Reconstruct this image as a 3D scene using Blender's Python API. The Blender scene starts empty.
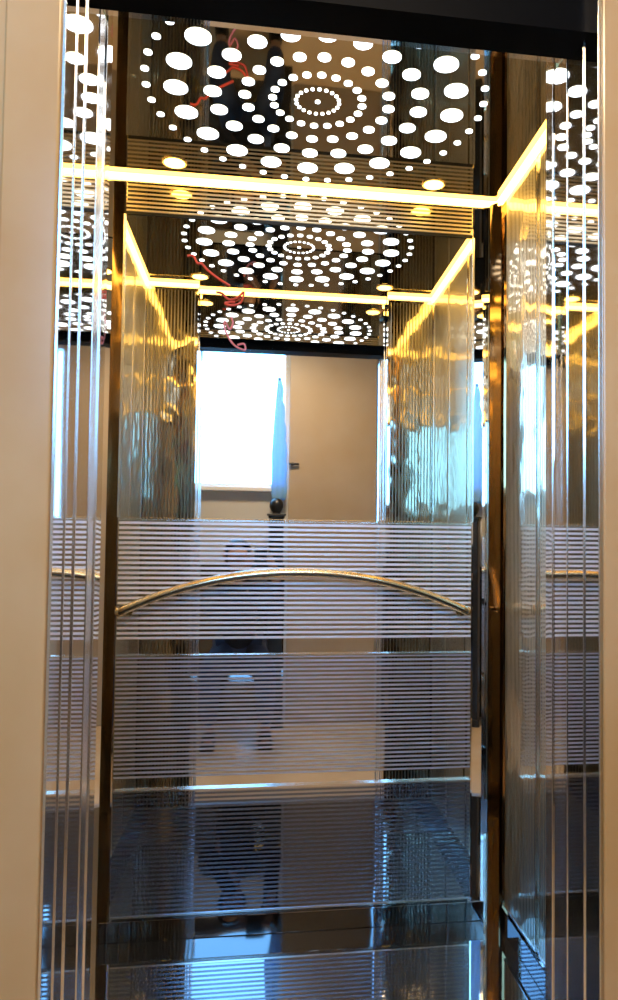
import bpy, bmesh, math, random
from mathutils import Vector, Matrix
random.seed(7)
SC = bpy.context.scene
COL = SC.collection

# ------------------------------------------------------------------ camera, world, exposure
D = 2.341                 # back wall
YF = 1.395                # inner face of the front returns
XL, XR = -0.489, 0.730    # side walls
OL, OR = -0.271, 0.524    # door opening
H = 2.20
PL, PR = -0.403, 0.637    # back wall panel column
HY = -1.00                # far wall of the landing
HZ = -0.12                # landing floor level

YAW, PITCH, ROLL = 0.1483, 0.0404, 0.0098
cam = bpy.data.objects.new('camera', bpy.data.cameras.new('camera')); COL.objects.link(cam)
cam.data.sensor_fit = 'VERTICAL'; cam.data.sensor_height = 24.0
cam.data.lens = 783.3 / 1000 * 24.0
cam.data.shift_x = -(378.2 - 309) / 1000; cam.data.shift_y = (518.6 - 500) / 1000
cam.data.clip_start = 0.02; cam.data.clip_end = 100
fw = Vector((math.sin(YAW) * math.cos(PITCH), math.cos(YAW) * math.cos(PITCH), math.sin(PITCH)))
rt0 = Vector((math.cos(YAW), -math.sin(YAW), 0)); up0 = rt0.cross(fw)
# the picture is turned clockwise by ROLL: what is level falls towards the right
rt = rt0 * math.cos(ROLL) + up0 * math.sin(ROLL); up = up0 * math.cos(ROLL) - rt0 * math.sin(ROLL)
M = Matrix((rt, up, -fw)).transposed().to_4x4(); M.translation = Vector((0, 0, 1.11))
cam.matrix_world = M
SC.camera = cam

w = bpy.data.worlds.new('sky'); SC.world = w; w.use_nodes = True
bg = w.node_tree.nodes['Background']
bg.inputs['Color'].default_value = (0.19, 0.54, 1.0, 1); bg.inputs['Strength'].default_value = 15.0

SC.view_settings.view_transform = 'Standard'; SC.view_settings.look = 'None'
SC.view_settings.exposure = 0.0; SC.view_settings.gamma = 1.0
SC.view_settings.use_curve_mapping = False
cy = SC.cycles
cy.max_bounces = 16; cy.glossy_bounces = 14; cy.diffuse_bounces = 4; cy.transmission_bounces = 8
cy.sample_clamp_indirect = 6.0; cy.blur_glossy = 0.3
cy.caustics_reflective = True; cy.use_denoising = True

def area(name, loc, rot, sx, sy, power, col):
    l = bpy.data.lights.new(name, 'AREA'); l.shape = 'RECTANGLE'; l.size = sx; l.size_y = sy
    l.energy = power; l.color = col
    o = bpy.data.objects.new(name, l); COL.objects.link(o); o.location = loc; o.rotation_euler = rot
    return o
WX0, WX1, WZ0, WZ1 = -0.80, 0.165, 1.55, 2.62      # landing window opening
# ------------------------------------------------------------------ materials
def newmat(name):
    m = bpy.data.materials.new(name); m.use_nodes = True
    nt = m.node_tree; b = nt.nodes['Principled BSDF']
    return m, nt, b
def plain(name, col, rough=0.5, metal=0.0, spec=0.5, bump=None, var=None):
    m, nt, b = newmat(name)
    b.inputs['Base Color'].default_value = (*col, 1); b.inputs['Roughness'].default_value = rough
    b.inputs['Metallic'].default_value = metal; b.inputs['Specular IOR Level'].default_value = spec
    N = nt.nodes
    if var:
        tc = N.new('ShaderNodeTexCoord'); n = N.new('ShaderNodeTexNoise')
        n.inputs['Scale'].default_value = var[0]; n.inputs['Detail'].default_value = 5
        r = N.new('ShaderNodeValToRGB')
        r.color_ramp.elements[0].position = 0.3; r.color_ramp.elements[1].position = 0.7
        r.color_ramp.elements[0].color = (*col, 1); r.color_ramp.elements[1].color = (*var[1], 1)
        nt.links.new(tc.outputs['Object'], n.inputs['Vector']); nt.links.new(n.outputs['Fac'], r.inputs['Fac'])
        nt.links.new(r.outputs['Color'], b.inputs['Base Color'])
    if bump:                       # (scale xyz, strength, distance)
        tc = N.new('ShaderNodeTexCoord'); mp = N.new('ShaderNodeMapping'); mp.inputs['Scale'].default_value = bump[0]
        n = N.new('ShaderNodeTexNoise'); n.inputs['Scale'].default_value = 1.0; n.inputs['Detail'].default_value = 1.0
        bp = N.new('ShaderNodeBump'); bp.inputs['Strength'].default_value = bump[1]; bp.inputs['Distance'].default_value = bump[2]
        nt.links.new(tc.outputs['Object'], mp.inputs['Vector']); nt.links.new(mp.outputs['Vector'], n.inputs['Vector'])
        nt.links.new(n.outputs['Fac'], bp.inputs['Height']); nt.links.new(bp.outputs['Normal'], b.inputs['Normal'])
    return m
def emis(name, col, s):
    m = bpy.data.materials.new(name); m.use_nodes = True; nt = m.node_tree
    nt.nodes.clear(); e = nt.nodes.new('ShaderNodeEmission'); o = nt.nodes.new('ShaderNodeOutputMaterial')
    e.inputs['Color'].default_value = (*col, 1); e.inputs['Strength'].default_value = s
    nt.links.new(e.outputs[0], o.inputs['Surface']); return m
def striped(name, axis, pitch, duty, mirror_col, etch_col, etch_rough=0.4, phase=0.0, mrough=0.02, bump=None, etch_metal=1.0):
    """polished steel with acid-etched matt lines along one axis"""
    m, nt, b = newmat(name); N = nt.nodes; L = nt.links
    tc = N.new('ShaderNodeTexCoord'); sp = N.new('ShaderNodeSeparateXYZ')
    L.new(tc.outputs['Object'], sp.inputs[0])
    a = N.new('ShaderNodeMath'); a.operation = 'MULTIPLY_ADD'; a.inputs[1].default_value = 1 / pitch; a.inputs[2].default_value = phase + 100
    L.new(sp.outputs['XYZ'.index(axis)], a.inputs[0])
    f = N.new('ShaderNodeMath'); f.operation = 'FRACT'; L.new(a.outputs[0], f.inputs[0])
    c = N.new('ShaderNodeMath'); c.operation = 'LESS_THAN'; c.inputs[1].default_value = duty; L.new(f.outputs[0], c.inputs[0])
    mc = N.new('ShaderNodeMix'); mc.data_type = 'RGBA'
    mc.inputs['A'].default_value = (*mirror_col, 1); mc.inputs['B'].default_value = (*etch_col, 1)
    L.new(c.outputs[0], mc.inputs['Factor']); L.new(mc.outputs['Result'], b.inputs['Base Color'])
    mr = N.new('ShaderNodeMapRange'); mr.inputs['To Min'].default_value = mrough; mr.inputs['To Max'].default_value = etch_rough
    L.new(c.outputs[0], mr.inputs['Value']); L.new(mr.outputs['Result'], b.inputs['Roughness'])
    mm = N.new('ShaderNodeMapRange'); mm.inputs['To Min'].default_value = 1.0; mm.inputs['To Max'].default_value = etch_metal
    L.new(c.outputs[0], mm.inputs['Value']); L.new(mm.outputs['Result'], b.inputs['Metallic'])
    if bump:
        mp = N.new('ShaderNodeMapping'); mp.inputs['Scale'].default_value = bump[0]
        n = N.new('ShaderNodeTexNoise'); n.inputs['Scale'].default_value = 1.0; n.inputs['Detail'].default_value = 1.0
        bp = N.new('ShaderNodeBump'); bp.inputs['Strength'].default_value = bump[1]; bp.inputs['Distance'].default_value = bump[2]
        L.new(tc.outputs['Object'], mp.inputs['Vector']); L.new(mp.outputs['Vector'], n.inputs['Vector'])
        L.new(n.outputs['Fac'], bp.inputs['Height']); L.new(bp.outputs['Normal'], b.inputs['Normal'])
    return m

STEEL = (0.86, 0.85, 0.84)
M_mirror = plain('polished_steel', STEEL, 0.015, 1.0)
M_ceil = plain('ceiling_steel', (0.62, 0.55, 0.38), 0.02, 1.0)
M_wavy = plain('wavy_polished_steel', (0.84, 0.80, 0.72), 0.05, 1.0, bump=((14, 14, 9), 0.25, 0.004))
M_jamb = plain('jamb_steel', (0.83, 0.82, 0.82), 0.03, 1.0, bump=((3, 4, 3), 0.05, 0.002))
M_chrome = plain('chrome_edge', (0.9, 0.89, 0.87), 0.18, 1.0)
M_bronze = plain('bronze_steel', (0.32, 0.20, 0.10), 0.06, 1.0, bump=((20, 20, 6), 0.2, 0.003))
M_brass = plain('champagne_metal', (0.78, 0.62, 0.40), 0.22, 1.0)
M_etch1 = striped('etched_lines_upper_lit', 'Z', 0.01437, 0.52, (0.66, 0.66, 0.70), (0.92, 0.92, 1.0), 0.40, etch_metal=0.4)  # lit copy: light from the ceiling dots put into a paler etched colour
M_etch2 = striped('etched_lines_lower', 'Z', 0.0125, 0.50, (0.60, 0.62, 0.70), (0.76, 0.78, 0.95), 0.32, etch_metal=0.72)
M_etch3 = striped('etched_lines_low_shaded', 'Z', 0.0125, 0.5, (0.46, 0.48, 0.54), (0.30, 0.33, 0.42), 0.22, etch_metal=0.9)  # shaded copy: weaker light near the floor put into darker colours
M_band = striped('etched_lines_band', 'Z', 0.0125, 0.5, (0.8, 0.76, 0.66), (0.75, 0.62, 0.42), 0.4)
M_vert = striped('etched_vertical_side', 'Y', 0.012, 0.58, (0.80, 0.74, 0.60), (0.74, 0.66, 0.48), 0.42, etch_metal=0.97, mrough=0.06, bump=((10, 10, 9), 0.45, 0.006))
M_vertx = striped('etched_vertical_front_dimmed', 'X', 0.0135, 0.38, (0.50, 0.46, 0.36), (0.30, 0.27, 0.20), 0.28, mrough=0.05, bump=((10, 10, 9), 0.4, 0.006))  # steel colour darkened to stand for the dark reflections on the returns
M_granite = plain('black_granite', (0.012, 0.013, 0.016), 0.03, 0.0, 1.0)
_b = M_granite.node_tree.nodes['Principled BSDF']; _b.inputs['Coat Weight'].default_value = 1.0; _b.inputs['Coat IOR'].default_value = 1.62; _b.inputs['Coat Roughness'].default_value = 0.015
M_skirt = plain('dark_steel_skirting', (0.22, 0.23, 0.26), 0.03, 1.0, bump=((7, 7, 5), 0.25, 0.004))
M_sidedark = plain('dark_unseen_sides', (0.10, 0.07, 0.045), 0.35)  # for the unseen landing sides, made dark so the mirrors look darker
M_black = plain('black_header', (0.002, 0.002, 0.0025), 0.5, 0.0, 0.05)
M_marble = plain('beige_marble', (0.50, 0.27, 0.09), 0.22, 0.0, 0.5, var=(2.2, (0.64, 0.43, 0.24)))
M_marble2 = plain('beige_marble_polished', (0.66, 0.50, 0.33), 0.08, 0.0, 0.5, var=(2.5, (0.76, 0.62, 0.45)))
M_wall = plain('warm_white_paint', (0.55, 0.55, 0.52), 0.7)
M_door = plain('tan_door', (0.37, 0.28, 0.17), 0.45, var=(3.0, (0.41, 0.33, 0.23)))
M_dark = plain('dark_metal', (0.02, 0.02, 0.02), 0.35, 0.3)
M_white = plain('white_frame', (0.75, 0.77, 0.78), 0.4)
M_led = emis('warm_led', (1.0, 0.59, 0.13), 9.5)
M_dot = emis('cool_led', (0.86, 0.93, 1.0), 5.0)
M_spot = emis('yellow_downlight', (1.0, 0.66, 0.12), 9.0)
M_lamp = emis('added_hall_lamp', (1.0, 0.80, 0.55), 6.0)

# ------------------------------------------------------------------ helpers
def link(o, parent=None):
    COL.objects.link(o)
    if parent: o.parent = parent
    return o
def obj(name, bm, mat, parent=None, smooth=False):
    me = bpy.data.meshes.new(name); bm.normal_update(); bm.to_mesh(me); bm.free()
    me.materials.append(mat)
    if smooth:
        for p in me.polygons: p.use_smooth = True
    return link(bpy.data.objects.new(name, me), parent)
def box(bm, x0, x1, y0, y1, z0, z1, bev=0.0, seg=2):
    r = bmesh.ops.create_cube(bm, size=1.0); vs = r['verts']
    for v in vs:
        v.co = Vector(((x0 + x1) / 2 + v.co.x * (x1 - x0), (y0 + y1) / 2 + v.co.y * (y1 - y0), (z0 + z1) / 2 + v.co.z * (z1 - z0)))
    if bev > 0:
        es = list({e for v in vs for e in v.link_edges})
        bmesh.ops.bevel(bm, geom=es, offset=bev, segments=seg, affect='EDGES', profile=0.5)
def cyl(bm, c, r1, r2, h, axis='Z', n=24):
    m = Matrix.Translation(c)
    if axis == 'Y': m = m @ Matrix.Rotation(math.pi / 2, 4, 'X')
    if axis == 'X': m = m @ Matrix.Rotation(math.pi / 2, 4, 'Y')
    bmesh.ops.create_cone(bm, cap_ends=True, segments=n, radius1=r1, radius2=r2, depth=h, matrix=m)
def lathe(bm, prof, c, n=32):
    rings = []
    for r, z in prof:
        rings.append([bm.verts.new((c[0] + r * math.cos(2 * math.pi * k / n), c[1] + r * math.sin(2 * math.pi * k / n), c[2] + z)) for k in range(n)])
    for a, b in zip(rings, rings[1:]):
        for k in range(n): bm.faces.new((a[k], a[(k + 1) % n], b[(k + 1) % n], b[k]))
    bm.faces.new(rings[0][::-1]); bm.faces.new(rings[-1])
def tube(bm, pts, r, n=12, flat=1.0):
    rings = []
    for i, p in enumerate(pts):
        p = Vector(p); t = (Vector(pts[min(i + 1, len(pts) - 1)]) - Vector(pts[max(i - 1, 0)])).normalized()
        u = t.cross(Vector((0, 1, 0)));
        if u.length < 1e-3: u = t.cross(Vector((0, 0, 1)))
        u.normalize(); v = t.cross(u).normalized()
        rings.append([bm.verts.new(p + u * (r * math.cos(2 * math.pi * k / n)) + v * (r * flat * math.sin(2 * math.pi * k / n))) for k in range(n)])
    for a, b in zip(rings, rings[1:]):
        for k in range(n): bm.faces.new((a[k], a[(k + 1) % n], b[(k + 1) % n], b[k]))
    bm.faces.new(rings[0][::-1]); bm.faces.new(rings[-1])
    bmesh.ops.recalc_face_normals(bm, faces=bm.faces)
def onebox(name, mat, dims, parent=None, bev=0.0):
    bm = bmesh.new(); box(bm, *dims, bev=bev); return obj(name, bm, mat, parent)
def struct(name, mat, dims, bev=0.0, label=None):
    o = onebox(name, mat, dims, bev=bev); o['kind'] = 'structure'
    if label: o['label'] = label
    return o
def tag(o, label, cat, group=None):
    o['label'] = label; o['category'] = cat
    if group: o['group'] = group
    return o
def thing(name, label, cat, loc=(0, 0, 0), group=None):
    o = bpy.data.objects.new(name, None); COL.objects.link(o); o.location = loc
    return tag(o, label, cat, group)
def childbox(name, mat, dims, root, bev=0.0):
    lx, ly, lz = root.location
    x0, x1, y0, y1, z0, z1 = dims
    return onebox(name, mat, (x0 - lx, x1 - lx, y0 - ly, y1 - ly, z0 - lz, z1 - lz), root, bev)

# ------------------------------------------------------------------ the setting: cabin shell
struct('floor', M_granite, (XL - .03, XR + .03, 1.15, D + .03, -0.06, 0.0), label='glossy black granite cabin floor')
struct('ceiling', M_dark, (XL - .03, XR + .03, 1.33, D + .03, H + 0.012, H + .05), label='cabin roof above the mirror ceiling panel')
struct('wall_back', M_mirror, (XL - .02, XR + .02, D + .004, D + .03, 0, H + .012), label='polished steel back wall of the cabin')
struct('wall_right', M_wavy, (XR, XR + .03, YF, D + .03, 0, H + .012), label='polished steel right cabin wall')
struct('wall_left', M_wavy, (XL - .03, XL, YF, D + .03, 0, H + .012), label='polished steel left cabin wall')
struct('wall_front', M_wavy, (XL - .03, OL, 1.355, YF, 0, H + .012), label='steel front return left of the cabin door')
struct('wall_front', M_wavy, (OR, XR + .03, 1.355, YF, 0, H + .012), label='steel front return right of the cabin door')
struct('trim_1', M_mirror, (OL, OR, 1.30, 1.33, 2.00, H + .05), label='polished steel header over the cabin door')
struct('trim_2', M_black, (OL - .02, OR + .03, 1.20, 1.2735, 1.971, 2.60), label='black landing door header')
struct('baseboard_back', M_skirt, (PL - .03, PR + .055, D - .012, D + .004, 0, 0.058), .002, 'dark polished back skirting')
struct('baseboard_right', M_skirt, (XR - .012, XR, YF, D - .03, 0, 0.062), .002, 'dark polished right skirting')
struct('baseboard_left', M_skirt, (XL, XL + .012, YF, D - .03, 0, 0.062), .002, 'dark polished left skirting')
# door reveal: polished strips with chrome beads between them
k = 3
for side, X, cuts in (('right', OR, (1.395, 1.361, 1.292, 1.222, 1.162)), ('left', OL, (1.395, 1.345, 1.290, 1.205, 1.145, 1.078))):
    s = 1 if side == 'right' else -1
    for i, (a, b) in enumerate(zip(cuts, cuts[1:])):
        off = (0.0, 0.0008, 0.0, 0.001, 0.0005)[i]
        x0, x1 = sorted((X + s * off, X + s * (0.045)))
        if i == 0: x0, x1 = sorted((X + s * .001, X + s * .03))
        top = 2.0 if a > 1.28 else 2.45
        struct('trim_%d' % k, M_chrome if (side == 'left' and i == 1) else M_jamb, (x0, x1, b + .001, a - .001, -0.02, top), .0004, 'polished steel door reveal strip on the %s' % side); k += 1
        x0, x1 = sorted((X - s * .0012, X + s * .012))
        struct('trim_%d' % k, M_chrome, (x0, x1, b - .0012, b + .0012, -0.02, top), .0003, 'chrome edge bead of the door reveal on the %s' % side); k += 1
struct('trim_%d' % k, plain('alu_sill', (.55, .55, .55), .3, 1.0), (OL - .02, OR + .02, 1.10, 1.30, -0.05, -0.001), label='aluminium door sill'); k += 1

# ------------------------------------------------------------------ the setting: landing
LXL, LXR, LZT = -1.5, 2.1, 2.75
struct('wall_landing_left', M_marble, (LXL, OL - .048, 1.078, 1.24, HZ, LZT), label='beige marble landing wall left of the lift')
struct('wall_landing_right', M_marble, (OR + .048, LXR, 1.161, 1.24, HZ, LZT), label='beige marble landing wall right of the lift')
struct('wall_landing_top', M_marble, (OL - .045, OR + .045, 1.163, 1.20, 2.46, LZT), label='beige marble landing wall over the lift')
struct('trim_%d' % k, M_marble, (OL - .074, OL - .003, 1.070, 1.0765, HZ, 2.50), .003, 'beige marble architrave left of the lift door'); k += 1
struct('trim_%d' % k, M_marble, (OR + .003, OR + .078, 1.152, 1.160, HZ, 2.50), .003, 'beige marble architrave right of the lift door'); k += 1
struct('floor_landing', M_marble2, (LXL, LXR, HY - .1, 1.10, HZ - .05, HZ), label='polished beige landing floor')
struct('ceiling_landing', M_wall, (LXL, LXR, HY - .1, 1.24, LZT, LZT + .05), label='white landing ceiling')
struct('wall_landing_side_left', M_sidedark, (LXL - .05, LXL, HY - .1, 1.24, HZ, LZT))
struct('wall_landing_side_right', M_sidedark, (LXR, LXR + .05, HY - .1, 1.24, HZ, LZT))
# far landing wall around window_1 (wide), door_1 and window_2 (slit)
SX0, SX1 = 0.835, 0.885
bm = bmesh.new()
box(bm, LXL, WX0, HY - .1, HY, HZ, LZT); box(bm, WX0, WX1, HY - .1, HY, HZ, WZ0); box(bm, WX0, WX1, HY - .1, HY, WZ1, LZT)
box(bm, WX1, SX0, HY - .1, HY, HZ, LZT); box(bm, SX0, SX1, HY - .1, HY, HZ, 1.3); box(bm, SX0, SX1, HY - .1, HY, 2.5, LZT)
box(bm, SX1, LXR, HY - .1, HY, HZ, LZT)
o = obj('wall_landing_far', bm, M_wall); o['kind'] = 'structure'
bm = bmesh.new()
for a in ((WX0, WX1, HY - .08, HY + .01, WZ0, WZ0 + .025), (WX0, WX1, HY - .08, HY + .01, WZ1 - .03, WZ1), (WX0, WX0 + .03, HY - .08, HY + .01, WZ0, WZ1), (WX1 - .012, WX1, HY - .08, HY + .01, WZ0, WZ1)):
    box(bm, *a, bev=.002)
win = obj('window_1', bm, M_white); win['kind'] = 'structure'; win['label'] = 'bright landing window'
onebox('window_sill', M_white, (WX0 - .03, WX1, HY - .02, HY + .06, WZ0 - .03, WZ0), win, .004)
bm = bmesh.new()
for a in ((SX0, SX0 + .004, HY - .08, HY + .004, 1.3, 2.5), (SX1 - .004, SX1, HY - .08, HY + .004, 1.3, 2.5), (SX0, SX1, HY - .08, HY + .004, 1.3, 1.31), (SX0, SX1, HY - .08, HY + .004, 2.49, 2.5)):
    box(bm, *a)
o = obj('window_2', bm, M_white); o['kind'] = 'structure'; o['label'] = 'narrow glazed slit beside the landing door'
# tan door with a frame and a black lever
dr = struct('door_1', M_door, (0.19, 0.825, HY, HY + .035, HZ + .005, 2.60), .003, 'tan landing door')
bm = bmesh.new(); cyl(bm, (0.215, HY + .045, 1.72), .012, .012, .03, 'Y'); box(bm, 0.19, 0.262, HY + .05, HY + .064, 1.713, 1.729, .003)
obj('door_handle', bm, M_dark, dr)
struct('wall_landing_dado', M_granite, (-0.42, 0.17, HY, HY + .03, HZ, 1.0), .003, 'black granite panel under the landing window')
# daylight through the window openings (portals for the sky)
for n, x0, x1, z0, z1 in (('daylight', WX0, WX1, WZ0, WZ1), ('daylight', SX0, SX1, 1.3, 2.5)):
    p = area(n, ((x0 + x1) / 2, HY - .06, (z0 + z1) / 2), (math.pi / 2, 0, 0), x1 - x0, z1 - z0, 10, (1, 1, 1))
    p.rotation_euler = (math.pi / 2, 0, math.pi)
    p.data.cycles.is_portal = True

# added lamp, out of view, to warm and brighten the landing: round flush fitting
lamp = thing('added_ceiling_lamp', 'added unseen round flush lamp that warms the landing in front of the lift', 'ceiling lamp', (0.15, -0.05, LZT))
bm = bmesh.new(); lathe(bm, [(.19, 0), (.20, -.03), (.185, -.045)], (0, 0, 0)); obj('lamp_base', bm, M_white, lamp, True)
bm = bmesh.new(); lathe(bm, [(.175, -.04), (.165, -.065), (.11, -.085), (.01, -.092)], (0, 0, 0)); obj('lamp_shade', bm, M_lamp, lamp, True)
l = bpy.data.lights.new('added_lamp_light', 'AREA'); l.shape = 'DISK'; l.size = .34; l.energy = 36; l.color = (1.0, .72, .42)
lo = bpy.data.objects.new('added_lamp_light', l); COL.objects.link(lo); lo.location = (0.15, -0.05, LZT - .10)

# ------------------------------------------------------------------ back wall panels
def panel(name, label, mat, dims, edge=None, bev=.0015, cat='wall panel', group=None, faces='Y'):
    r = thing(name, label, cat, ((dims[0] + dims[1]) / 2, (dims[2] + dims[3]) / 2, dims[4]), group)
    childbox('panel_face', mat, dims, r, bev)
    x0, x1, y0, y1, z0, z1 = dims
    if edge:
        for nm in edge:
            if nm == 'top': childbox('edge_strip', M_chrome, (x0, x1, y0 - .002, y1, z1 - .004, z1 + .001), r)
            if nm == 'bottom': childbox('edge_strip', M_chrome, (x0, x1, y0 - .002, y1, z0 - .001, z0 + .004), r)
    return r
YB0, YB1 = D - .010, D + .004
panel('etched_panel', 'etched steel panel of fine horizontal lines crossed by the arched handrail', M_etch1, (PL, PR, YB0, YB1, .848, 1.193), ('top',))
panel('etched_panel', 'etched steel panel of horizontal lines, middle one between two mirror gaps', M_etch2, (PL, PR, YB0, YB1, .455, .801), ('top',))
panel('etched_panel', 'etched steel panel of horizontal lines, lowest one just above the dark skirting', M_etch3, (PL, PR, YB0, YB1, .067, .419), ('top', 'bottom'))
mp_ = panel('mirror_panel', 'tall plain mirror panel filling the upper half of the back wall', M_mirror, (PL, PR, D - .007, YB1, 1.197, 2.083), None, .001)
childbox('frame_strip', M_dark, (PL, PR, D - .011, YB1, 2.083, 2.091), mp_)
childbox('frame_strip', M_chrome, (PL - .006, PL, D - .011, YB1, 1.197, 2.083), mp_)
childbox('frame_strip', M_chrome, (PR, PR + .006, D - .011, YB1, 1.197, 2.083), mp_)
panel('etched_panel', 'narrow gold-lit etched steel band at the top of the back wall under the light strip', M_band, (PL, PR, YB0, YB1, 2.092, 2.18))

# angled polished flanks and bronze columns either side of the panels
def prism(name, mat, plan, z0, z1, label, cat, smooth=False):
    bm = bmesh.new(); lo_ = [bm.verts.new((x, y, z0)) for x, y in plan]; hi = [bm.verts.new((x, y, z1)) for x, y in plan]
    n = len(plan)
    for i in range(n): bm.faces.new((lo_[i], lo_[(i + 1) % n], hi[(i + 1) % n], hi[i]))
    bm.faces.new(lo_[::-1]); bm.faces.new(hi); bmesh.ops.recalc_face_normals(bm, faces=bm.faces)
    return tag(obj(name, bm, mat), label, cat)
A = math.tan(math.radians(12.5))
xa, xb = PR + .007, .690
prism('mirror_column', M_mirror, [(xa, D - .004), (xb, D - .004 - (xb - xa) * A), (xb, D + .004), (xa, D + .004)], 0, H - .012, 'slim polished mirror column right of the etched panels, showing the white window', 'column')
prism('bronze_column', M_bronze, [(xb + .001, D - .018), (XR - .014, D - .05), (XR, D - .05), (XR, D + .004), (xb + .001, D + .004)], 0, H - .012, 'dark bronze column in the right back corner of the lift', 'column')
xa, xb = PL - .037, XL + .001
prism('bronze_column', M_bronze, [(PL - .007, D - .008), (PL - .007, D + .004), (xa + .001, D + .004), (xa + .001, D - .010)], 0, H - .012, 'dark bronze column beside the left edge of the etched panels', 'column')
prism('mirror_column', M_mirror, [(xa, D - .006), (xa, D + .004), (xb, D + .004), (xb, D - .006 - (xa - xb) * A)], 0, H - .012, 'slim polished mirror column in the left back corner, showing beige marble', 'column')

# ------------------------------------------------------------------ side wall panels and front returns
sides = (('right', XR - .010, XR - .0005), ('left', XL + .0005, XL + .010))
spans = ((1.99, 2.25, 'nearest the back wall'), (1.70, 1.96, 'in the middle of the wall'), (1.42, 1.67, 'nearest the door'))
for sn, x0, x1 in sides:
    for y0, y1, where in spans:
        r = thing('side_panel', 'steel panel of fine vertical lines on %s cabin wall, %s' % (sn, where), 'wall panel', ((x0 + x1) / 2, (y0 + y1) / 2, .078), 'vertical lined panels on the %s wall' % sn)
        childbox('panel_face', M_vert, (x0, x1, y0, y1, .078, 2.175), r, .0015)
        e0, e1 = (x0 - .0015, x1) if sn == 'right' else (x0, x1 + .0015)
        childbox('edge_strip', M_chrome, (e0, e1, y0, y1, .074, .080), r)
        childbox('edge_strip', M_chrome, (e0, e1, y0 - .003, y0, .074, 2.175), r)
for sn, x0, x1 in (('left', XL + .012, OL - .012), ('right', OR + .012, XR - .012)):
    r = thing('front_panel', 'gold-lit steel panel of vertical lines on the inner face %s of the door' % sn, 'wall panel', ((x0 + x1) / 2, YF, .07))
    childbox('panel_face', M_vertx, (x0, x1, YF - .001, YF + .007, .07, 2.17), r, .0015)

# ------------------------------------------------------------------ arched handrail
hr = thing('handrail', 'long shallow-arched champagne metal handrail across the etched back panel', 'handrail', (.115, D - .01, .93))
def railz(x):
    t = (x - .112) / .505
    return .929 + .114 * (1 - abs(t) ** 2.1) - .0
pts = []
for i in range(65):
    x = -.390 + (.614 + .390) * i / 64
    pts.append((x - .115, D - .052 - (D - .01), railz(x) - .93))
bm = bmesh.new(); tube(bm, pts, .0125, 16, 1.1); rail = obj('rail', bm, M_brass, hr, True)
bm = bmesh.new(); tube(bm, [(p[0], p[1] - .0128, p[2] - .004) for p in pts], .0028, 8); obj('rail_groove', bm, M_dark, hr, True)
for bx in (-.375, .605):
    z = railz(bx) - .93
    bm = bmesh.new()
    cyl(bm, (bx - .115, -.0225, z - .004), .006, .006, .041, 'Y', 20); cyl(bm, (bx - .115, -.0045, z - .004), .015, .018, .006, 'Y', 28)
    obj('bracket', bm, M_brass, hr, True)
for s, i in ((-1, 0), (1, 64)):
    bm = bmesh.new(); bmesh.ops.create_uvsphere(bm, u_segments=20, v_segments=12, radius=.0135, matrix=Matrix.Translation(pts[i])); obj('end_cap', bm, M_brass, hr, True)

# ------------------------------------------------------------------ ceiling light panel
CX, CY = .120, 1.868
cp = thing('ceiling_light_panel', 'polished mirror ceiling panel pierced by concentric rings of white light dots', 'ceiling light', (CX, CY, H))
childbox('panel_sheet', M_ceil, (XL - .02, XR + .02, 1.33, D + .004, H, H + .012), cp)
def disc(bm, r, x, y, n=32):
    bmesh.ops.create_cone(bm, cap_ends=True, segments=n, radius1=r, radius2=r, depth=.002, matrix=Matrix.Translation((x, y, -.0009)))
stuff = bmesh.new(); ndot = 0
for R_, n, r in ((.336, 20, .0280), (.2505, 20, .0208), (.175, 20, .0145), (.109, 20, .0100), (.404, 40, .0092), (.0525, 20, .0045)):
    order = sorted(range(n), key=lambda q: -math.sin(2 * math.pi * q / n))      # the ones towards the back wall first
    for j, kk in enumerate(order):
        a = math.radians(.8) + 2 * math.pi * kk / n
        x, y = R_ * math.cos(a), R_ * math.sin(a)
        if ndot < 100:
            bm = bmesh.new(); disc(bm, r, 0, 0); d = obj('light_dot', bm, M_dot, cp); d.location = (x, y, 0); ndot += 1
        else:
            disc(stuff, r, x, y, 20)
disc(stuff, .0062, 0, 0, 20)
o = obj('small_light_dots', stuff, M_dot, cp); o['kind'] = 'stuff'; o['label'] = 'tiny white light dots of the inner ring'

# warm light strips round the top of the walls
cs = thing('light_strip', 'glowing warm white light strip running round the top of the cabin walls', 'light strip', (CX, CY, H - .02))
T = .012
childbox('back_strip', M_led, (XL + .006, XR - .006, D - .026, D - .010, H - T - .001, H - .001), cs, .003)
bm = bmesh.new()
for a in ((XL + .006, OL + .004, YF + .004, YF + .012), (OL, OR, 1.334, 1.342), (OR - .004, XR - .006, YF + .004, YF + .012)):
    box(bm, a[0] - CX, a[1] - CX, a[2] - CY, a[3] - CY, H - T - .001 - (H - .02), H - .001 - (H - .02))
obj('front_strip', bm, M_led, cs)
childbox('side_strip', M_led, (XR - .022, XR - .008, YF + .01, D - .012, H - T - .012, H - .001), cs, .003)  # side strips drawn taller to stand for the glow on the panel tops
childbox('side_strip', M_led, (XL + .008, XL + .022, YF + .01, D - .012, H - T - .012, H - .001), cs, .003)
childbox('mounting_rail', M_chrome, (XL + .001, XR - .001, D - .010, D - .002, H - T - .010, H - .001), cs)

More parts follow.
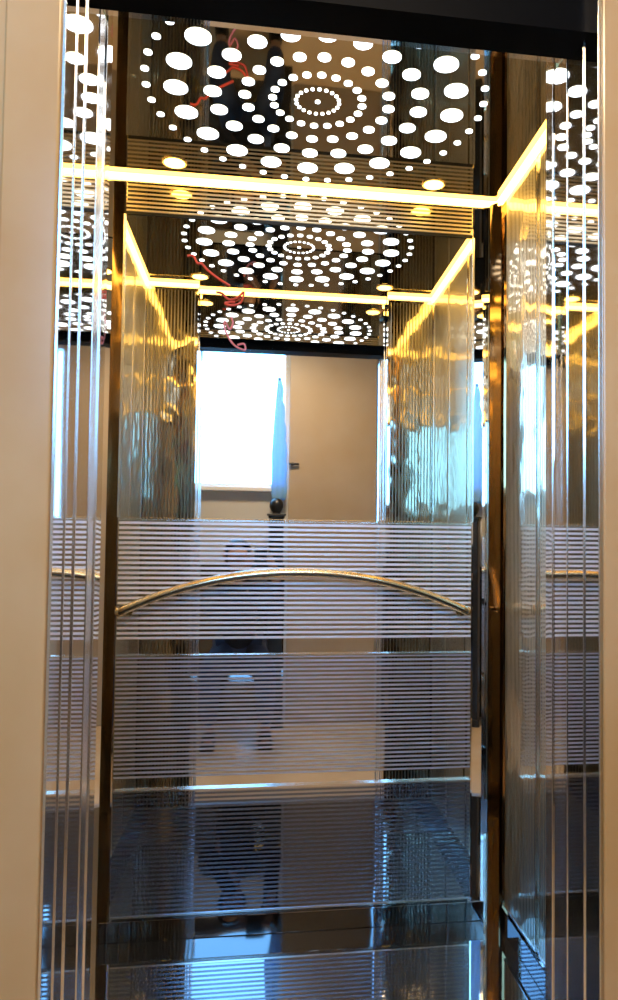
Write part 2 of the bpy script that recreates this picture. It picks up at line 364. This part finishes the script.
# downlights in the corners
def downlight(x, y, label):
    r = thing('downlight', label, 'downlight', (x, y, H), 'corner downlights')
    bm = bmesh.new(); lathe(bm, [(.030, 0), (.035, -.0005), (.034, -.003), (.030, -.0035)], (0, 0, 0), 36); obj('rim', bm, M_brass, r, True)
    bm = bmesh.new(); lathe(bm, [(.031, -.001), (.029, -.005), (.018, -.009), (.001, -.010)], (0, 0, 0), 36); obj('lens', bm, M_spot, r, True)
downlight(-.258, 2.232, 'round yellow downlight in the ceiling at the left back corner')
downlight(.491, 2.238, 'round yellow downlight in the ceiling at the right back corner')
downlight(-.258, 1.50, 'round yellow downlight in the ceiling at the left front corner by the door')
downlight(.491, 1.50, 'round yellow downlight in the ceiling at the right front corner by the door')

# ------------------------------------------------------------------ red plastic ribbon stuck to the mirror
M_red = plain('coral_ribbon', (0.85, 0.10, 0.07), 0.4); M_pink = plain('pink_ribbon', (0.85, 0.28, 0.38), 0.4)
def smooth_path(P, n=8):
    out = []
    for i in range(len(P) - 1):
        p0, p1, p2, p3 = P[max(i - 1, 0)], P[i], P[i + 1], P[min(i + 2, len(P) - 1)]
        for j in range(n):
            t = j / n
            out.append(tuple(.5 * ((2 * b) + (-a + c) * t + (2 * a - 5 * b + 4 * c - d) * t * t + (-a + 3 * b - 3 * c + d) * t ** 3) for a, b, c, d in zip(p0, p1, p2, p3)))
    return out + [P[-1]]
def ribbon(label, P, mat, r):
    bm = bmesh.new()
    tube(bm, smooth_path([(x, D - .0095, z) for x, z in P]), r * .8, 8, .35)
    return tag(obj('ribbon', bm, mat, None, True), label, 'ribbon')
RIBA = [(-0.228, 1.971), (-0.21, 1.971), (-0.198, 1.951), (-0.185, 1.95), (-0.168, 1.932), (-0.137, 1.909), (-0.103, 1.889)]
RIBB = [(-0.142, 1.868), (-0.124, 1.864), (-0.105, 1.848), (-0.081, 1.855), (-0.062, 1.872), (-0.071, 1.84), (-0.099, 1.831), (-0.116, 1.837), (-0.087, 1.842)]
RIBC = [(-0.098, 1.795), (-0.092, 1.779), (-0.101, 1.759), (-0.115, 1.781), (-0.117, 1.765), (-0.106, 1.737), (-0.091, 1.716), (-0.072, 1.703), (-0.055, 1.7), (-0.059, 1.717), (-0.078, 1.713)]
ribbon('straight coral red plastic ribbon slanting down across the upper left of the mirror', RIBA, M_red, .0042)
ribbon('curled coral red plastic ribbon below the slanting one on the mirror', RIBB, M_red, .0036)
ribbon('pink plastic ribbon in a hanging curl above the white window in the mirror', RIBC, M_pink, .0034)

# ------------------------------------------------------------------ landing: newel post, curtain
nw = thing('newel_post', 'dark newel post topped with a round black ball, reflected under the blue curtain', 'newel post', (.104, -.83, HZ))
zb_ = 1.355 - HZ
bm = bmesh.new(); box(bm, -.05, .05, -.05, .05, .04, zb_ - .03, .006); obj('shaft', bm, M_dark, nw)
bm = bmesh.new(); box(bm, -.065, .065, -.065, .065, 0, .05, .004); obj('plinth', bm, M_dark, nw)
bm = bmesh.new(); box(bm, -.055, .055, -.055, .055, zb_ - .03, zb_ - .012, .004); box(bm, -.066, .066, -.066, .066, zb_ - .012, zb_, .004); obj('cap_plate', bm, M_dark, nw)
bm = bmesh.new(); lathe(bm, [(.034, zb_), (.026, zb_ + .010), (.036, zb_ + .022), (.047, zb_ + .045), (.049, zb_ + .062), (.045, zb_ + .082), (.032, zb_ + .100), (.014, zb_ + .109), (.001, zb_ + .111)], (0, 0, 0)); obj('ball', bm, M_dark, nw, True)

ct = thing('curtain', 'bunched light blue curtain hanging at the edge of the white window', 'curtain', (.115, -.93, 2.32))
bm = bmesh.new(); rows = []
for i in range(49):
    t = i / 48; z = -.86 * t
    wd = .010 + .036 * min(1, t * 1.6) ** .8
    ring = []
    for k_ in range(40):
        a = 2 * math.pi * k_ / 40
        rr = wd * (1 + .16 * math.sin(5 * a + 1.5 * t))
        sc = .010 * abs(math.sin(t * math.pi * 6)) if math.cos(a) > .3 else 0
        ring.append(bm.verts.new((rr * math.cos(a) + sc, rr * .5 * math.sin(a), z)))
    rows.append(ring)
for a, b in zip(rows, rows[1:]):
    for k_ in range(40): bm.faces.new((a[k_], a[(k_ + 1) % 40], b[(k_ + 1) % 40], b[k_]))
bm.faces.new(rows[0][::-1]); bm.faces.new(rows[-1]); bmesh.ops.recalc_face_normals(bm, faces=bm.faces)
obj('drape', bm, plain('light_blue_cloth', (0.30, 0.58, 0.80), .8), ct, True)
_n = bpy.data.materials['light_blue_cloth'].node_tree; _t = _n.nodes.new('ShaderNodeBsdfTranslucent'); _t.inputs['Color'].default_value = (.30, .62, .90, 1)
_m = _n.nodes.new('ShaderNodeMixShader'); _m.inputs[0].default_value = .45; _o = _n.nodes['Material Output']
_n.links.new(_n.nodes['Principled BSDF'].outputs[0], _m.inputs[1]); _n.links.new(_t.outputs[0], _m.inputs[2]); _n.links.new(_m.outputs[0], _o.inputs['Surface'])
bm = bmesh.new(); cyl(bm, (0, -.03, .012), .005, .005, .07, 'Y'); cyl(bm, (0, 0, .006), .013, .013, .012, 'Z'); obj('hook', bm, M_dark, ct)

# ------------------------------------------------------------------ the person crouching with a phone
M_skin = plain('skin', (0.46, 0.27, 0.18), .5); M_cloth = plain('dark_cloth', (0.012, 0.014, 0.022), .8)
M_jean = plain('dark_blue_denim', (0.03, 0.05, 0.11), .8); M_hair = plain('black_hair', (0.008, 0.007, 0.006), .4)
def skinmesh(name, chains, mat, parent, base, sub=2):
    """chains: list of [(x,y,z,r),...]; equal points are shared"""
    vs, ra, es, idx = [], [], [], {}
    for ch in chains:
        prev = None
        for p in ch:
            key = tuple(round(c, 4) for c in p[:3])
            if key not in idx:
                idx[key] = len(vs); vs.append(Vector(p[:3]) - Vector(base)); ra.append(p[3])
            if prev is not None: es.append((prev, idx[key]))
            prev = idx[key]
    me = bpy.data.meshes.new(name); me.from_pydata(vs, es, []); me.update()
    o = bpy.data.objects.new(name, me); COL.objects.link(o)
    o.modifiers.new('skin', 'SKIN'); 
    sv = me.skin_vertices[0].data if me.skin_vertices else None
    if sv is None:
        b2 = bmesh.new(); b2.from_mesh(me); b2.verts.layers.skin.verify(); b2.to_mesh(me); b2.free(); sv = me.skin_vertices[0].data
    for i, r_ in enumerate(ra):
        sv[i].radius = (r_, r_) if not isinstance(r_, tuple) else r_
    sv[0].use_root = True
    s_ = o.modifiers.new('sub', 'SUBSURF'); s_.levels = sub; s_.render_levels = sub
    dg = bpy.context.evaluated_depsgraph_get(); ev = o.evaluated_get(dg)
    m2 = bpy.data.meshes.new_from_object(ev); m2.materials.clear(); m2.materials.append(mat)
    for p in m2.polygons: p.use_smooth = True
    bpy.data.objects.remove(o); bpy.data.meshes.remove(me)
    return link(bpy.data.objects.new(name, m2), parent)
B = (-.13, -.45, HZ)
pr = thing('person', 'person in dark clothes crouching and holding up a phone, reflected in the etched panels', 'person', B)
pelvis = (-.13, -.60, .44, .11); waist = (-.135, -.54, .58, .10); chest = (-.14, -.44, .78, .115); ntop = (-.14, -.355, .915, .058); neck = (-.14, -.335, .965, .048)
headc = [neck, (-.14, -.315, 1.00, .055), (-.14, -.300, 1.05, .074), (-.14, -.295, 1.10, .078), (-.14, -.300, 1.135, .055)]
nose = [(-.14, -.295, 1.10, .078), (-.14, -.218, 1.065, .012)]
def arm(s_):
    if s_ < 0: return (-.30, -.39, .87, .055), (-.285, -.20, .70, .040), (-.105, -.075, .965, .027), (-.070, -.050, 1.010, .030)
    return (.02, -.39, .87, .055), (.105, -.22, .70, .040), (.090, -.085, .960, .027), (.066, -.050, 1.010, .030)
chains = [[pelvis, waist, chest, ntop] + headc, nose]
cloth = [[pelvis, (waist[0], waist[1], waist[2], .125), (chest[0], chest[1], chest[2], .145), (-.14, -.37, .895, .085)]]
legs = []
for s_ in (-1, 1):
    sh, el, wr, pa = arm(s_)
    chains += [[chest, (sh[0] * .6 - .056, sh[1], sh[2], .06), sh, el, wr, pa]]
    cloth += [[chest[:3] + (.145,), (sh[0] * .6 - .056, sh[1], sh[2], .08), sh[:3] + (.072,), el[:3] + (.055,), (wr[0] * .9 + el[0] * .1, wr[1] * .9 + el[1] * .1, wr[2] * .9 + el[2] * .1, .040)]]
    for f_ in range(4):                                       # four fingers wrap the back of the phone, thumb on its side
        z = pa[2] + .012 + f_ * .0185; ln = (.9, 1.0, .95, .75)[3 - f_]
        chains += [[pa, (s_ * .060, -.040, z, .0095), (s_ * .050, -.034, z + .003, .009), (s_ * (.050 - .026 * ln), -.026, z + .004, .0078), (s_ * (.044 - .034 * ln), -.022, z + .002, .0065)]]
    chains += [[pa, (s_ * .064, -.034, pa[2] + .002, .012), (s_ * .052, -.014, pa[2] + .020, .010), (s_ * .047, -.010, pa[2] + .044, .0085)]]
    hx = -.13 + s_ * .09; kx = -.13 + s_ * .17; fx = -.13 + s_ * .175
    hip, knee, ank = (hx, -.60, .42), (kx, -.235, .345), (fx, -.42, -.035)
    chains += [[pelvis, hip + (.085,), ((hx + kx) / 2, -.42, .39, .078), knee + (.055,), ((kx + fx) / 2, -.335, .18, .052), ank + (.034,), (fx, -.34, -.085, .032), (fx, -.25, -.098, .024)]]
    legs += [[pelvis[:3] + (.13,), hip + (.105,), ((hx + kx) / 2, -.42, .39, .095), knee + (.073,), ((kx + fx) / 2, -.335, .18, .066), (ank[0], ank[1], ank[2] + .03, .052)]]
    bm = bmesh.new(); box(bm, fx - .045, fx + .045, -.47, -.21, HZ, HZ + .035, .014, 3); box(bm, fx - .040, fx + .040, -.465, -.30, HZ + .03, HZ + .085, .03, 4)
    for v in bm.verts: v.co -= Vector(B)
    obj('shoe', bm, M_dark, pr, True)
skinmesh('body', chains, M_skin, pr, B)
skinmesh('jacket', cloth, M_cloth, pr, B)
skinmesh('trousers', legs, M_jean, pr, B)
bm = bmesh.new(); bmesh.ops.create_uvsphere(bm, u_segments=28, v_segments=18, radius=1.0)
for v in bm.verts: v.co = Vector((v.co.x * .090, v.co.y * .100, v.co.z * .100))
bmesh.ops.delete(bm, geom=[v for v in bm.verts if v.co.y > .028 and v.co.z < .055], context='VERTS')
for v in bm.verts: v.co += Vector((-.14, -.315, 1.075)) - Vector(B)
obj('hair', bm, M_hair, pr, True)
for s_ in (-1, 1):
    bm = bmesh.new(); bmesh.ops.create_uvsphere(bm, u_segments=14, v_segments=8, radius=.009, matrix=Matrix.Translation(Vector((-.14 + s_ * .028, -.232, 1.083)) - Vector(B))); obj('eye', bm, M_dark, pr, True)
    bm = bmesh.new(); bmesh.ops.create_uvsphere(bm, u_segments=14, v_segments=10, radius=1)
    for v in bm.verts: v.co = Vector((v.co.x * .010 + s_ * .084, v.co.y * .018, v.co.z * .03)) + Vector((-.14, -.30, 1.07)) - Vector(B)
    obj('ear', bm, M_skin, pr, True)
bm = bmesh.new(); bmesh.ops.create_uvsphere(bm, u_segments=14, v_segments=8, radius=1)
for v in bm.verts: v.co = Vector((v.co.x * .022, v.co.y * .010, v.co.z * .006)) + Vector((-.14, -.238, 1.030)) - Vector(B)
obj('lips', bm, plain('lip', (.38, .13, .11), .5), pr, True)
ph = thing('phone', 'black phone held up in both hands of the crouching person', 'phone', (0, -.012, 1.05))
bm = bmesh.new(); box(bm, -.037, .037, -.0045, .0035, -.075, .075, .003, 3); obj('phone_body', bm, M_dark, ph)
bm = bmesh.new(); box(bm, -.034, .034, -.0052, -.0045, -.071, .071); obj('screen', bm, plain('screen_glass', (.02, .02, .025), .05), ph)
